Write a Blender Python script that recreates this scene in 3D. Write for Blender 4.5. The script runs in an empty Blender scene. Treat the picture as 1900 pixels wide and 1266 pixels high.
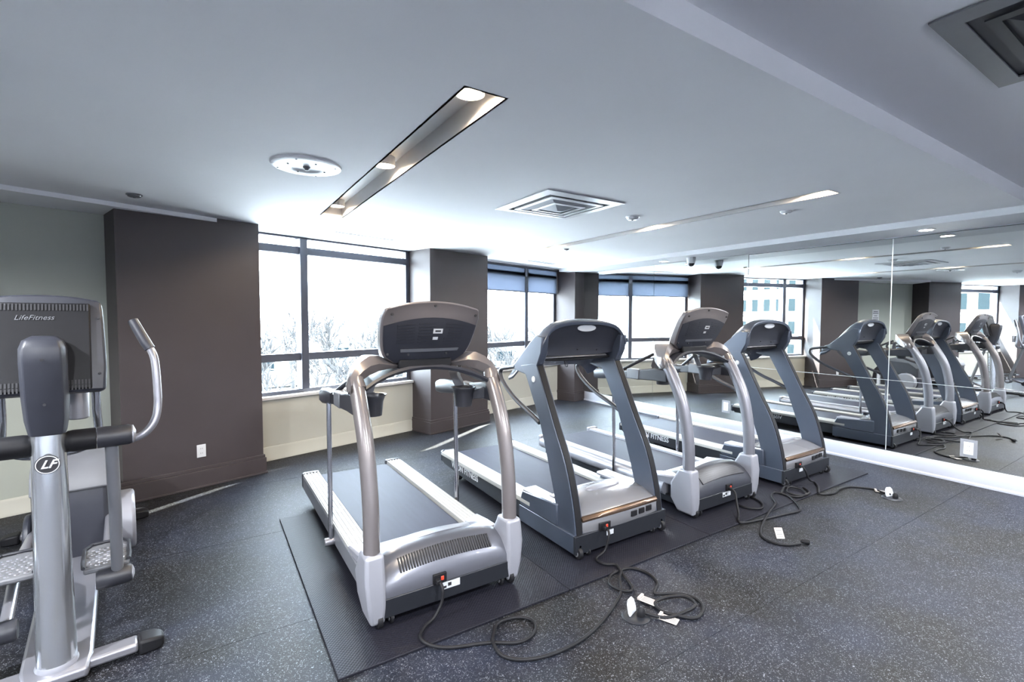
import bpy, math, random
from mathutils import Vector, Matrix
random.seed(7)
R = math.radians
S = bpy.context.scene
COL = S.collection

# ------------------------------------------------------------------ camera, sky, sun, exposure
F_PX, YAW, PITCH, ROLL = 900.8, R(33.574), R(-2.570), R(0.178)
CX, CY = 29.9, -3.0
fw = Vector((math.sin(YAW)*math.cos(PITCH), math.cos(YAW)*math.cos(PITCH), math.sin(PITCH)))
rt = Vector((math.cos(YAW), -math.sin(YAW), 0))
up = rt.cross(fw)
rt, up = rt*math.cos(ROLL)+up*math.sin(ROLL), -rt*math.sin(ROLL)+up*math.cos(ROLL)
cd = bpy.data.cameras.new('camera'); cam = bpy.data.objects.new('camera', cd); COL.objects.link(cam)
cd.sensor_width = 36; cd.lens = F_PX/1900*36; cd.shift_x = -CX/1900; cd.shift_y = CY/1900; cd.clip_start = .05; cd.clip_end = 400
m = Matrix((rt, up, -fw)).transposed().to_4x4(); m.translation = (0, 0, 1.55); cam.matrix_world = m
S.camera = cam

TH = R(16.533)
wd = Vector((math.cos(TH), math.sin(TH), 0)); wn = Vector((-math.sin(TH), math.cos(TH), 0))
def WP(s, n, z=0): return wd*s + wn*n + Vector((0, 0, z))

SKY, SUN, EXPO = 9.0, 20.0, 2.45
w = bpy.data.worlds.new('sky'); S.world = w; w.use_nodes = True
bg = w.node_tree.nodes['Background']; bg.inputs[0].default_value = (.76, .87, 1, 1); bg.inputs[1].default_value = SKY
sl = bpy.data.lights.new('sun', 'SUN'); sl.energy = SUN; sl.angle = R(.6); sl.color = (1, .95, .87)
so = bpy.data.objects.new('sun', sl); COL.objects.link(so)
sd = (wd*-.955 + wn*-.297)*math.cos(R(31)) + Vector((0, 0, -math.sin(R(31))))
so.rotation_euler = sd.to_track_quat('-Z', 'Y').to_euler(); so.location = (30, 30, 30)
S.view_settings.view_transform = 'Standard'; S.view_settings.look = 'None'
S.view_settings.gamma = 1; S.view_settings.use_curve_mapping = False; S.view_settings.exposure = EXPO
S.cycles.max_bounces = 10; S.cycles.diffuse_bounces = 6; S.cycles.glossy_bounces = 6
S.cycles.sample_clamp_indirect = 6; S.cycles.caustics_reflective = False

# ------------------------------------------------------------------ materials
def mat(name, col, rough=.5, metal=0, noise=0, nscale=20, bump=0, bscale=60, stretch=None, emit=0, spec=.5, coat=0):
    m = bpy.data.materials.new(name); m.use_nodes = True
    nt = m.node_tree; b = nt.nodes['Principled BSDF']
    b.inputs['Base Color'].default_value = (*col, 1); b.inputs['Roughness'].default_value = rough
    b.inputs['Metallic'].default_value = metal; b.inputs['Specular IOR Level'].default_value = spec
    b.inputs['Coat Weight'].default_value = coat
    tc = nt.nodes.new('ShaderNodeTexCoord'); src = tc.outputs['Object']
    if stretch:
        mp = nt.nodes.new('ShaderNodeMapping'); mp.inputs['Scale'].default_value = stretch
        nt.links.new(src, mp.inputs[0]); src = mp.outputs[0]
    if noise:
        n = nt.nodes.new('ShaderNodeTexNoise'); n.inputs['Scale'].default_value = nscale; n.inputs['Detail'].default_value = 4
        nt.links.new(src, n.inputs['Vector'])
        r = nt.nodes.new('ShaderNodeMapRange'); r.inputs[3].default_value = 1-noise; r.inputs[4].default_value = 1+noise
        nt.links.new(n.outputs['Fac'], r.inputs[0])
        mx = nt.nodes.new('ShaderNodeVectorMath'); mx.operation = 'SCALE'; mx.inputs[0].default_value = col
        nt.links.new(r.outputs[0], mx.inputs['Scale']); nt.links.new(mx.outputs[0], b.inputs['Base Color'])
    if bump:
        n = nt.nodes.new('ShaderNodeTexNoise'); n.inputs['Scale'].default_value = bscale; n.inputs['Detail'].default_value = 3
        nt.links.new(src, n.inputs['Vector'])
        bp = nt.nodes.new('ShaderNodeBump'); bp.inputs['Strength'].default_value = bump; bp.inputs['Distance'].default_value = .002
        nt.links.new(n.outputs['Fac'], bp.inputs['Height']); nt.links.new(bp.outputs[0], b.inputs['Normal'])
    if emit:
        b.inputs['Emission Color'].default_value = (*col, 1); b.inputs['Emission Strength'].default_value = emit
    return m

def floor_mat():
    m = mat('rubber_floor', (.045, .046, .052), .52, bump=.5, bscale=220, spec=.22); nt = m.node_tree; b = nt.nodes['Principled BSDF']
    geo = nt.nodes.new('ShaderNodeNewGeometry')
    def mask(scale, lo, hi, thick):
        v = nt.nodes.new('ShaderNodeTexVoronoi'); v.inputs['Scale'].default_value = scale; v.inputs['Randomness'].default_value = 1
        nz = nt.nodes.new('ShaderNodeTexNoise'); nz.inputs['Scale'].default_value = scale*.8
        ad = nt.nodes.new('ShaderNodeMixRGB'); ad.blend_type = 'LINEAR_LIGHT'; ad.inputs[0].default_value = .012
        nt.links.new(geo.outputs['Position'], nz.inputs['Vector']); nt.links.new(geo.outputs['Position'], ad.inputs[1]); nt.links.new(nz.outputs['Color'], ad.inputs[2])
        nt.links.new(ad.outputs[0], v.inputs['Vector'])
        rn = nt.nodes.new('ShaderNodeMapRange'); rn.inputs[1].default_value = thick; rn.inputs[2].default_value = thick*.6
        nt.links.new(v.outputs['Distance'], rn.inputs[0])
        wn_ = nt.nodes.new('ShaderNodeSeparateColor'); nt.links.new(v.outputs['Color'], wn_.inputs[0])
        g = nt.nodes.new('ShaderNodeMapRange'); g.inputs[1].default_value = lo; g.inputs[2].default_value = hi
        nt.links.new(wn_.outputs[0], g.inputs[0])
        mu = nt.nodes.new('ShaderNodeMath'); mu.operation = 'MULTIPLY'
        nt.links.new(rn.outputs[0], mu.inputs[0]); nt.links.new(g.outputs[0], mu.inputs[1])
        return mu.outputs[0]
    f1 = mask(150, .40, .95, .42); f2 = mask(75, .78, .98, .24)
    mx = nt.nodes.new('ShaderNodeMath'); mx.operation = 'MAXIMUM'; nt.links.new(f1, mx.inputs[0]); nt.links.new(f2, mx.inputs[1])
    big = nt.nodes.new('ShaderNodeTexNoise'); big.inputs['Scale'].default_value = 1.6; big.inputs['Detail'].default_value = 3
    nt.links.new(geo.outputs['Position'], big.inputs['Vector'])
    br = nt.nodes.new('ShaderNodeMixRGB'); br.inputs[1].default_value = (.004, .0038, .004, 1); br.inputs[2].default_value = (.010, .0125, .023, 1)
    rr = nt.nodes.new('ShaderNodeMapRange'); rr.inputs[1].default_value = .38; rr.inputs[2].default_value = .64
    nt.links.new(big.outputs['Fac'], rr.inputs[0]); nt.links.new(rr.outputs[0], br.inputs[0])
    mc = nt.nodes.new('ShaderNodeMixRGB'); mc.inputs[2].default_value = (.19, .20, .225, 1)
    nt.links.new(mx.outputs[0], mc.inputs[0]); nt.links.new(br.outputs[0], mc.inputs[1]); nt.links.new(mc.outputs[0], b.inputs['Base Color'])
    return m

def mat_mat():
    m = mat('mat_rubber', (.009, .009, .014), .5, spec=.2, noise=.2, nscale=6); nt = m.node_tree; b = nt.nodes['Principled BSDF']
    tc = nt.nodes.new('ShaderNodeTexCoord'); mp = nt.nodes.new('ShaderNodeMapping'); mp.inputs['Rotation'].default_value = (0, 0, R(45))
    v = nt.nodes.new('ShaderNodeTexVoronoi'); v.inputs['Scale'].default_value = 75; v.inputs['Randomness'].default_value = 0
    nt.links.new(tc.outputs['Object'], mp.inputs[0]); nt.links.new(mp.outputs[0], v.inputs['Vector'])
    bp = nt.nodes.new('ShaderNodeBump'); bp.inputs['Strength'].default_value = .8; bp.inputs['Distance'].default_value = .003; bp.invert = True
    nt.links.new(v.outputs['Distance'], bp.inputs['Height']); nt.links.new(bp.outputs[0], b.inputs['Normal'])
    return m

def glass_mat(name, tint=(.95, .98, .98), gloss=.06):
    m = bpy.data.materials.new(name); m.use_nodes = True; nt = m.node_tree; nt.nodes.remove(nt.nodes['Principled BSDF'])
    t = nt.nodes.new('ShaderNodeBsdfTransparent'); t.inputs[0].default_value = (*tint, 1)
    g = nt.nodes.new('ShaderNodeBsdfGlossy'); g.inputs['Roughness'].default_value = .01
    fr = nt.nodes.new('ShaderNodeFresnel'); ge = nt.nodes.new('ShaderNodeNewGeometry'); mr = nt.nodes.new('ShaderNodeMapRange')
    mr.inputs[3].default_value = 1.45; mr.inputs[4].default_value = 1/1.45      # same reflectance from both faces of the thin pane
    nt.links.new(ge.outputs['Backfacing'], mr.inputs[0]); nt.links.new(mr.outputs[0], fr.inputs[0])
    mx = nt.nodes.new('ShaderNodeMixShader'); nt.links.new(fr.outputs[0], mx.inputs[0]); nt.links.new(t.outputs[0], mx.inputs[1]); nt.links.new(g.outputs[0], mx.inputs[2])
    nt.links.new(mx.outputs[0], nt.nodes['Material Output'].inputs[0]); return m

def sheer_mat():
    m = bpy.data.materials.new('sheer_fabric'); m.use_nodes = True; nt = m.node_tree; nt.nodes.remove(nt.nodes['Principled BSDF'])
    t = nt.nodes.new('ShaderNodeBsdfTransparent'); t.inputs[0].default_value = (.45, .5, .56, 1)
    d = nt.nodes.new('ShaderNodeBsdfTranslucent'); d.inputs[0].default_value = (.13, .14, .165, 1)
    mx = nt.nodes.new('ShaderNodeMixShader'); mx.inputs[0].default_value = .955
    nt.links.new(d.outputs[0], mx.inputs[2]); nt.links.new(t.outputs[0], mx.inputs[1]); nt.links.new(mx.outputs[0], nt.nodes['Material Output'].inputs[0]); return m

M = dict(
    floor=floor_mat(), mat=mat_mat(),
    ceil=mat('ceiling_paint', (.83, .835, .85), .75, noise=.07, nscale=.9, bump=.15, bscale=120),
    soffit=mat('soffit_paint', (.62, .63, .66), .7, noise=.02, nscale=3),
    brown=mat('brown_wall_paint', (.047, .038, .040), .5, noise=.10, nscale=2.5, bump=.2, bscale=150),
    green=mat('sage_wall_paint', (.37, .39, .34), .6, noise=.04, nscale=3, bump=.15, bscale=150),
    cream=mat('cream_wall_paint', (.46, .45, .39), .6, noise=.03, nscale=3),
    white=mat('white_trim_paint', (.42, .43, .48), .4, noise=.02, nscale=5),
    frame=mat('window_frame_metal', (.095, .10, .125), .4, metal=.4, noise=.1, nscale=8),
    sill=mat('sill_white', (.58, .57, .56), .45, noise=.02, nscale=6),
    glass=glass_mat('window_glass'), sheer=sheer_mat(),
    mirror=mat('mirror_silver', (.86, .89, .88), .0, metal=1),
    edge=mat('mirror_edge', (.75, .80, .80), .3, metal=.3, noise=.03, nscale=9),
    channel=mat('dark_channel', (.09, .10, .10), .4, metal=.6, noise=.1, nscale=20),
    white_plastic=mat('white_plastic', (.62, .63, .65), .35, noise=.02, nscale=14),
    grey_plastic=mat('grey_plastic', (.13, .135, .15), .4, noise=.05, nscale=20),
    dark_plastic=mat('dark_plastic', (.022, .023, .030), .42, noise=.12, nscale=18, bump=.15, bscale=300),
    charcoal=mat('charcoal_plastic', (.026, .028, .038), .42, noise=.10, nscale=18, bump=.12, bscale=300),
    black=mat('black_rubber', (.010, .010, .012), .5, spec=.2, noise=.15, nscale=30),
    silver=mat('silver_paint', (.24, .24, .27), .30, metal=.55, noise=.04, nscale=10, coat=.3),
    taupe=mat('taupe_metal_paint', (.19, .172, .173), .30, metal=.45, noise=.05, nscale=10, coat=.4),
    bright=mat('bright_silver_plastic', (.27, .275, .31), .35, metal=.2, noise=.03, nscale=12),
    alu=mat('brushed_aluminium', (.60, .62, .65), .17, metal=.9, noise=.06, nscale=14, stretch=(60, 60, 1)),
    chrome=mat('chrome_tube', (.45, .46, .50), .16, metal=.95, noise=.03, nscale=20),
    bluegrey=mat('blue_grey_powder_coat', (.060, .073, .103), .34, metal=.35, noise=.05, nscale=12, coat=.3),
    plate=mat('slate_powder_coat', (.017, .019, .025), .40, metal=.3, noise=.08, nscale=14),
    hoodsilver=mat('hood_silver', (.30, .30, .32), .24, metal=.55, noise=.05, nscale=6, coat=.4),
    hoodgrey=mat('hood_grey', (.135, .14, .165), .30, metal=.5, noise=.06, nscale=6, coat=.3),
    bronze=mat('bronze_strip', (.16, .108, .078), .25, metal=.8, noise=.05, nscale=20),
    belt=mat('belt_rubber', (.022, .023, .040), .6, spec=.12, noise=.25, nscale=5, stretch=(6, .6, 1), bump=.2, bscale=200),
    rail=mat('rail_plastic', (.30, .30, .29), .42, noise=.03, nscale=12),
    railgrey=mat('rail_grey', (.32, .33, .36), .40, metal=.2, noise=.03, nscale=12),
    red=mat('red_switch', (.45, .04, .02), .3, noise=.05, nscale=40, emit=.10),
    paper=mat('paper_tag', (.42, .38, .35), .7, noise=.04, nscale=60),
    label=mat('sticker_white', (.50, .52, .55), .5, noise=.03, nscale=80),
    ink=mat('label_ink', (.016, .016, .020), .6, noise=.05, nscale=60),
    glow=mat('lamp_glow', (1, .82, .58), .4, emit=7),
    dglow=mat('downlight_glow', (1, .95, .88), .4, emit=14),
    trough=mat('trough_white', (.50, .49, .49), .5, noise=.02, nscale=8),
    snow=mat('snow', (.48, .49, .50), .8, noise=.05, nscale=.3),
    bark=mat('tree_bark', (.016, .015, .015), .9, noise=.2, nscale=4),
    bwall=mat('building_wall', (.30, .28, .25), .8, noise=.04, nscale=.8),
    bwin=mat('building_window', (.004, .008, .010), .6, spec=.05, noise=.2, nscale=1),
    roof=mat('house_roof', (.34, .33, .35), .8, noise=.1, nscale=2),
    vent=mat('vent_metal', (.32, .33, .36), .38, metal=.3, noise=.04, nscale=10),
    vdark=mat('vent_dark', (.055, .06, .07), .5, noise=.1, nscale=10),
    screen=mat('console_screen', (.012, .013, .016), .08, noise=.1, nscale=6),
)

# ------------------------------------------------------------------ mesh helpers
class MB:
    def __init__(s): s.v = []; s.f = []
    def add(s, vs, fs):
        o = len(s.v); s.v += [tuple(v) for v in vs]; s.f += [tuple(i+o for i in f) for f in fs]; return s
    def box(s, x0, x1, y0, y1, z0, z1):
        return s.add([(x0,y0,z0),(x1,y0,z0),(x1,y1,z0),(x0,y1,z0),(x0,y0,z1),(x1,y0,z1),(x1,y1,z1),(x0,y1,z1)],
                     [(3,2,1,0),(4,5,6,7),(0,1,5,4),(1,2,6,5),(2,3,7,6),(3,0,4,7)])
    def loft(s, rings, cap=True, close=False):
        n = len(rings[0]); vs = [p for r in rings for p in r]; fs = []
        k = len(rings)
        for i in range(k if close else k-1):
            a, b = i*n, ((i+1) % k)*n
            for j in range(n): fs.append((a+j, a+(j+1) % n, b+(j+1) % n, b+j))
        if cap and not close: fs += [tuple(range(n-1, -1, -1)), tuple((k-1)*n+j for j in range(n))]
        return s.add(vs, fs)
    def prism(s, poly, d0, d1, axis='x'):
        def P(a, b, d): return {'x': (d, a, b), 'y': (a, d, b), 'z': (a, b, d)}[axis]
        return s.loft([[P(a, b, d0) for a, b in poly], [P(a, b, d1) for a, b in poly]])
    def tube(s, path, r, n=12, sy=1, cap=True, close=False, upv=(0, 0, 1), smooth=0):
        P = [Vector(p) for p in path]
        if smooth: P = catmull(P, smooth, close)
        k = len(P); rr = r if isinstance(r, (list, tuple)) else [r]*k
        if len(rr) != k: rr = [rr[min(len(rr)-1, int(i/(k-1)*(len(rr)-1)+.5))] if not smooth else lerp_list(rr, i/(k-1)) for i in range(k)]
        rings = []; u = None
        for i in range(k):
            a = P[(i-1) % k] if (close or i > 0) else P[i]; b = P[(i+1) % k] if (close or i < k-1) else P[i]
            t = (b-a).normalized()
            if u is None:
                u0 = Vector(upv)
                if abs(u0.dot(t)) > .95: u0 = Vector((1, 0, 0)) if abs(t.x) < .9 else Vector((0, 1, 0))
                u = u0
            u = (u - t*u.dot(t)).normalized(); q = t.cross(u)
            rings.append([P[i]+u*math.cos(2*math.pi*j/n)*rr[i]*sy+q*math.sin(2*math.pi*j/n)*rr[i] for j in range(n)])
        return s.loft(rings, cap, close)
    def lathe(s, prof, n=24, c=(0, 0, 0), axis='z', cap=True):
        rings = []
        for r, z in prof:
            ring = []
            for j in range(n):
                a = 2*math.pi*j/n; x, y = r*math.cos(a), r*math.sin(a)
                p = {'z': (x, y, z), 'x': (z, x, y), 'y': (x, z, -y)}[axis]
                ring.append((p[0]+c[0], p[1]+c[1], p[2]+c[2]))
            rings.append(ring)
        return s.loft(rings, cap)
    def grid(s, fn, nu, nv):
        o = [fn(i/nu, j/nv) for i in range(nu+1) for j in range(nv+1)]
        return s.add(o, [(i*(nv+1)+j, (i+1)*(nv+1)+j, (i+1)*(nv+1)+j+1, i*(nv+1)+j+1) for i in range(nu) for j in range(nv)])
    def build(s, name, m, parent=None, bevel=0, ang=40, loc=None, rz=0, seg=2):
        me = bpy.data.meshes.new(name); me.from_pydata(s.v, [], s.f); me.update()
        import bmesh
        b = bmesh.new(); b.from_mesh(me); bmesh.ops.recalc_face_normals(b, faces=b.faces); b.to_mesh(me); b.free()
        for p in me.polygons: p.use_smooth = True
        me.set_sharp_from_angle(angle=R(ang))
        me.materials.append(M[m] if isinstance(m, str) else m)
        o = bpy.data.objects.new(name, me); COL.objects.link(o)
        if parent is not None: o.parent = parent
        if loc is not None: o.location = loc
        o.rotation_euler.z = rz
        if bevel:
            md = o.modifiers.new('bevel', 'BEVEL'); md.width = bevel; md.segments = seg; md.limit_method = 'ANGLE'; md.angle_limit = R(38)
            md.harden_normals = False
        return o

def lerp_list(l, t):
    x = t*(len(l)-1); i = min(int(x), len(l)-2); return l[i]*(1-(x-i))+l[i+1]*(x-i)
def catmull(P, k, close=False):
    n = len(P); out = []
    for i in range(n if close else n-1):
        g = (lambda j: P[j % n]) if close else (lambda j: P[max(0, min(n-1, j))])
        a, b, c, d = g(i-1), g(i), g(i+1), g(i+2)
        for q in range(k):
            t = q/k
            out.append(.5*((2*b)+(-a+c)*t+(2*a-5*b+4*c-d)*t*t+(-a+3*b-3*c+d)*t*t*t))
    if not close: out.append(P[-1])
    return out
def B(x0, x1, y0, y1, z0, z1): return MB().box(x0, x1, y0, y1, z0, z1)
def T(path, r, **k): return MB().tube(path, r, **k)

def tag(o, label=None, cat=None, group=None, kind=None):
    if label: o['label'] = label
    if cat: o['category'] = cat
    if group: o['group'] = group
    if kind: o['kind'] = kind
    return o
def thing(name, label, cat, loc=(0, 0, 0), rz=0, group=None):
    o = bpy.data.objects.new(name, None); COL.objects.link(o); o.location = loc; o.rotation_euler = (0, 0, rz); o.empty_display_size = .1
    return tag(o, label, cat, group)
def struct(mb, name, m, label=None, parent=None, rz=0, bevel=0, loc=None):
    o = mb.build(name, m, parent, rz=rz, bevel=bevel, loc=loc)
    if parent is None: tag(o, label, None, None, 'structure')
    return o
def copy_tree(o, parent=None):
    c = o.copy(); COL.objects.link(c); c.parent = parent
    for ch in list(o.children): copy_tree(ch, c)
    return c
def text(name, body, size, m, parent, loc, rot, ext=.001, align='CENTER', sx=1, shear=0, bold=0):
    cu = bpy.data.curves.new(name, 'FONT'); cu.body = body; cu.size = size; cu.extrude = ext; cu.align_x = align; cu.align_y = 'CENTER'; cu.shear = shear
    cu.offset = bold; cu.resolution_u = 3
    o = bpy.data.objects.new(name, cu); COL.objects.link(o); cu.materials.append(M[m])
    COL.objects.unlink(o); dg = bpy.context.evaluated_depsgraph_get()
    COL.objects.link(o); bpy.context.view_layer.update(); dg = bpy.context.evaluated_depsgraph_get()
    me = bpy.data.meshes.new_from_object(o.evaluated_get(dg)); me.name = name
    bpy.data.objects.remove(o); o = bpy.data.objects.new(name, me); COL.objects.link(o)
    o.parent = parent; o.location = loc; o.rotation_euler = rot; o.scale = (sx, 1, 1); return o

# ------------------------------------------------------------------ the room
XM, ZC, ZR, YB, ZS = 5.94, 2.45, 2.545, 1.035, 2.39       # mirror plane, ceiling, raised ceiling, step line, soffit underside
XL, YF = -7.6, -3.2
NF, NW = 5.07, 5.46                                        # column faces, recessed wall (distance along the window wall's normal)

def clip(poly, nmax=5.58):      # keep what lies inside the window wall
    out = []; f = lambda p: p[0]*wn.x+p[1]*wn.y-nmax
    for i in range(len(poly)):
        a, b = poly[i], poly[(i+1) % len(poly)]; fa, fb = f(a), f(b)
        if fa <= 0: out.append(a)
        if fa*fb < 0: t = fa/(fa-fb); out.append((a[0]+(b[0]-a[0])*t, a[1]+(b[1]-a[1])*t))
    return out
def rect(x0, x1, y0, y1): return clip([(x0, y0), (x1, y0), (x1, y1), (x0, y1)])
# floor: slab with rubber strips on it
fl = struct(MB().prism(rect(XL, XM, YF, 8.2), -.12, -.006, 'z'), 'floor', 'black', 'dark rubber gym floor with white flecks')
ys = [2.64+1.22*k for k in range(-5, 6)]
for a, b in zip(ys[:-1], ys[1:]):
    y0, y1 = max(a, YF), min(b, 8.2)
    pg = rect(XL, XM, y0+.0012, y1-.0012) if y1-y0 > .05 else []
    if len(pg) > 2: MB().prism(pg, -.006, 0, 'z').build('rubber_strip', 'floor', fl)

# ceiling with two openings for the light troughs
T1 = (.868, 1.046, 1.755, 4.62); T2 = (3.66, 3.81, 1.71, 5.28)
cm = MB()
xs = sorted([XL, T1[0], T1[1], T2[0], T2[1], XM]); yy = sorted([YB, T1[2], T1[3], T2[2], T2[3], 8.2])
for i in range(5):
    for j in range(5):
        cx, cy = (xs[i]+xs[i+1])/2, (yy[j]+yy[j+1])/2
        if any(t[0] < cx < t[1] and t[2] < cy < t[3] for t in (T1, T2)): continue
        x0, x1, y0, y1 = xs[i], xs[i+1], yy[j], yy[j+1]
        pg = rect(x0, x1, y0, y1)
        if len(pg) > 2: cm.add([(a, b, ZC) for a, b in pg], [tuple(range(len(pg)))])
cm.add([(XL,YB,ZC),(XM,YB,ZC),(XM,YB,ZR),(XL,YB,ZR)], [(0,1,2,3)])
cm.add([(XL,YF,ZR),(XM,YF,ZR),(XM,YB,ZR),(XL,YB,ZR)], [(0,1,2,3)])
pg = rect(XL, XM+.1, YF, 8.2); cm.add([(a, b, ZR+.3) for a, b in pg], [tuple(range(len(pg)))])
cm.add([(*WP(XL-1, 5.58)[:2], ZC+.02), (*WP(7.75, 5.58)[:2], ZC+.02), (*WP(7.75, 5.58)[:2], ZR+.3), (*WP(XL-1, 5.58)[:2], ZR+.3)], [(0,1,2,3)])
struct(cm, 'ceiling', 'ceil', 'pale grey painted ceiling stepping up towards the camera')
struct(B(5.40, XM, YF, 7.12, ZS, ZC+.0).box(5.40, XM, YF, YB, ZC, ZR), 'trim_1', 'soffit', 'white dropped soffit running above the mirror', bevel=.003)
ws = MB(); P0, P1 = (-2.3, 4.30), (.20, 5.36)
c0 = WP(1.97, NF); c1 = WP(-1.4, NF+.3)
ws.prism([P0, P1, (c0.x, c0.y), (WP(1.97, 5.5).x, WP(1.97, 5.5).y), (WP(-1.4, 5.5).x, WP(-1.4, 5.5).y)], ZC-.035, ZC, 'z')
struct(ws, 'trim_2', 'ceil', 'thin dropped ceiling edge over the sage wall')

# window wall, in its own frame (x along the wall, y = distance from the camera side)
cols = [(-5.75, -4.70, 'far'), (-2.50, -1.38, 'mid'), (.885, 1.972, 'a'), (4.065, 5.13, 'b'), (7.40, 7.72, 'c')]
lab = dict(far='brown column left of the third window', mid='brown column beyond the sage wall', a='wide brown column beside the sage wall with the outlet',
           b='brown column between the two windows', c='narrow brown column in the corner at the mirror')
def baseboard(mb, s0, s1, nf, hgt=.135):
    mb.prism([(nf, 0), (nf-.022, 0), (nf-.022, .02), (nf-.014, .03), (nf-.014, hgt-.02), (nf-.006, hgt), (nf, hgt)], s0, s1, 'x')
for s0, s1, k in cols:
    c = struct(B(s0, s1, NF, 5.66, 0, ZC+.02), 'column', 'brown', lab[k], rz=TH)
    bb = MB(); e = .022; hh = .185
    for a, b_, n0 in ((s0-e, s1+e, NF-e),):
        bb.box(a, b_, n0, NW, 0, hh-.03); bb.box(a+.009, b_-.009, n0+.009, NW, hh-.03, hh)
        bb.box(a-.008, b_+.008, n0-.008, NW, 0, .018)
    struct(bb, 'baseboard_back', 'brown', None, rz=TH, parent=c, bevel=.003); c.children[0].rotation_euler.z = 0
# sage wall piece and low cream walls under the windows
g = struct(B(-1.38, .885, NW, 5.66, 0, ZC+.02), 'wall_back', 'green', 'sage green wall between two brown columns', rz=TH)
bb = MB(); baseboard(bb, -1.38, .885, NW); bb.build('baseboard', 'cream', g)
wl = struct(B(XL-1, -5.75, NW, 5.66, 0, ZC+.02), 'wall_back', 'green', 'sage green wall at the far left end', rz=TH)
SILL = .655
def low_wall(s0, s1, lb):
    o = struct(B(s0, s1, NW, 5.66, 0, SILL), 'wall_back', 'cream', lb, rz=TH)
    bb = MB(); baseboard(bb, s0, s1, NW, .15); bb.build('baseboard', 'cream', o)
def window(n, s0, s1, mull, lb):
    o = thing('window_%d' % n, lb, None); tag(o, kind='structure'); o.rotation_euler.z = TH
    y0, y1 = 5.515, 5.60; ft = .055
    B(s0, s0+ft, y0, y1, SILL+.03, ZC+.02).box(s1-ft, s1, y0, y1, SILL+.03, ZC+.02).box(s0+ft, s1-ft, y0, y1, SILL+.03, SILL+.075).box(s0+ft, s1-ft, y0, y1, ZC-.02, ZC+.02).build('window_frame', 'frame', o, bevel=.004)
    for q in mull: B(q-.042, q+.042, y0-.05, y1, SILL+.075, ZC-.02).build('mullion', 'frame', o, bevel=.004)
    ed = [s0+ft]+[v for q in mull for v in (q-.042, q+.042)]+[s1-ft]
    for a, b_ in zip(ed[0::2], ed[1::2]):
        for z in (1.10, 2.295): B(a, b_, y0-.02, y1, z-.042, z+.042).build('transom', 'frame', o, bevel=.003)
        for z0, z1 in ((SILL+.075, 1.058), (1.142, 2.253), (2.337, ZC-.02)):
            B(a, b_, 5.555, 5.561, z0, z1).build('pane', 'glass', o)
    B(s0, s1, 5.425, 5.60, SILL, SILL+.035).build('window_sill', 'sill', o, bevel=.008)
window(1, 1.972, 4.065, [2.60], 'bright window with dark frame between the wide column and the next column')
window(2, 5.13, 7.40, [6.50], 'window half covered by a sheer blind near the mirror corner')
window(3, -4.70, -2.50, [], 'window at the far left seen in the mirror')
low_wall(1.972, 4.065, 'low cream wall under the bright window')
low_wall(5.13, 7.40, 'low cream wall under the window with the blind')
low_wall(-4.70, -2.50, 'low cream wall under the far left window')
bl = thing('roller_blind', 'sheer blue-grey roller blind half lowered over the window near the mirror', 'blind'); bl.rotation_euler.z = TH
B(5.14, 7.39, 5.478, 5.480, 2.005, 2.42).build('fabric', 'sheer', bl)
B(5.14, 7.39, 5.470, 5.486, 1.988, 2.006).build('hem_bar', 'frame', bl, bevel=.003)
T([(5.14, 5.475, 2.425), (7.39, 5.475, 2.425)], .022).build('roller', 'frame', bl)

# right wall with mirror, left wall, wall behind the camera
struct(B(XM+.012, XM+.16, YF, 7.35, 0, ZR+.30), 'wall_right', 'white', 'wall carrying the big mirror')
struct(B(XL-.15, XL, YF, 3.6, 0, ZR+.30), 'wall_left', 'white', 'white wall at the far left of the gym')
struct(B(XL, XM, YF-.15, YF, 0, ZR+.30), 'wall_front', 'white', 'white wall behind the camera')
bbm = MB().prism([(XM+.012, 0), (XM-.03, 0), (XM-.03, .018), (XM-.018, .028), (XM-.018, .14), (XM-.008, .165), (XM+.012, .165)], YF, 7.0, 'y')
struct(bbm, 'baseboard_right', 'white', 'white baseboard under the mirror')
mi = thing('wall_mirror', 'large frameless wall mirror behind the row of treadmills', 'mirror', (XM, 0, .17))
for y0, y1 in ((5.345, 7.056), (3.735, 5.341)): B(0, .010, y0, y1, 0, 2.218).build('mirror_panel', 'mirror', mi)
pe = 2.13
for y0, y1 in ((2.134, 3.729), (.534, 2.126), (-1.066, .526), (-2.666, -1.074)):
    B(0, .010, y0, y1, 0, .737).build('mirror_panel', 'mirror', mi); B(0, .010, y0, y1, .742, 2.205).build('mirror_panel', 'mirror', mi)
    B(.002, .0115, y0, y1, .737, .742).build('joint_glint_strip', 'edge', mi)  # pale strip imitates the bright line reflected along the joint
for y in (2.13, .53, -1.07): B(.002, .0115, y-.004, y+.004, 0, 2.205).build('joint_glint_strip', 'edge', mi)  # pale strips stand in for light reflected by the bevelled panel edges
B(-.004, .0115, -2.666, 3.729, 2.205, 2.211).build('top_channel', 'channel', mi)
B(-.002, .0115, 3.729, 3.735, 1.95, 2.211).build('side_channel', 'channel', mi)
B(-.003, .0115, -2.666, 7.0, -.006, 0).build('bottom_channel', 'channel', mi)

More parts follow.
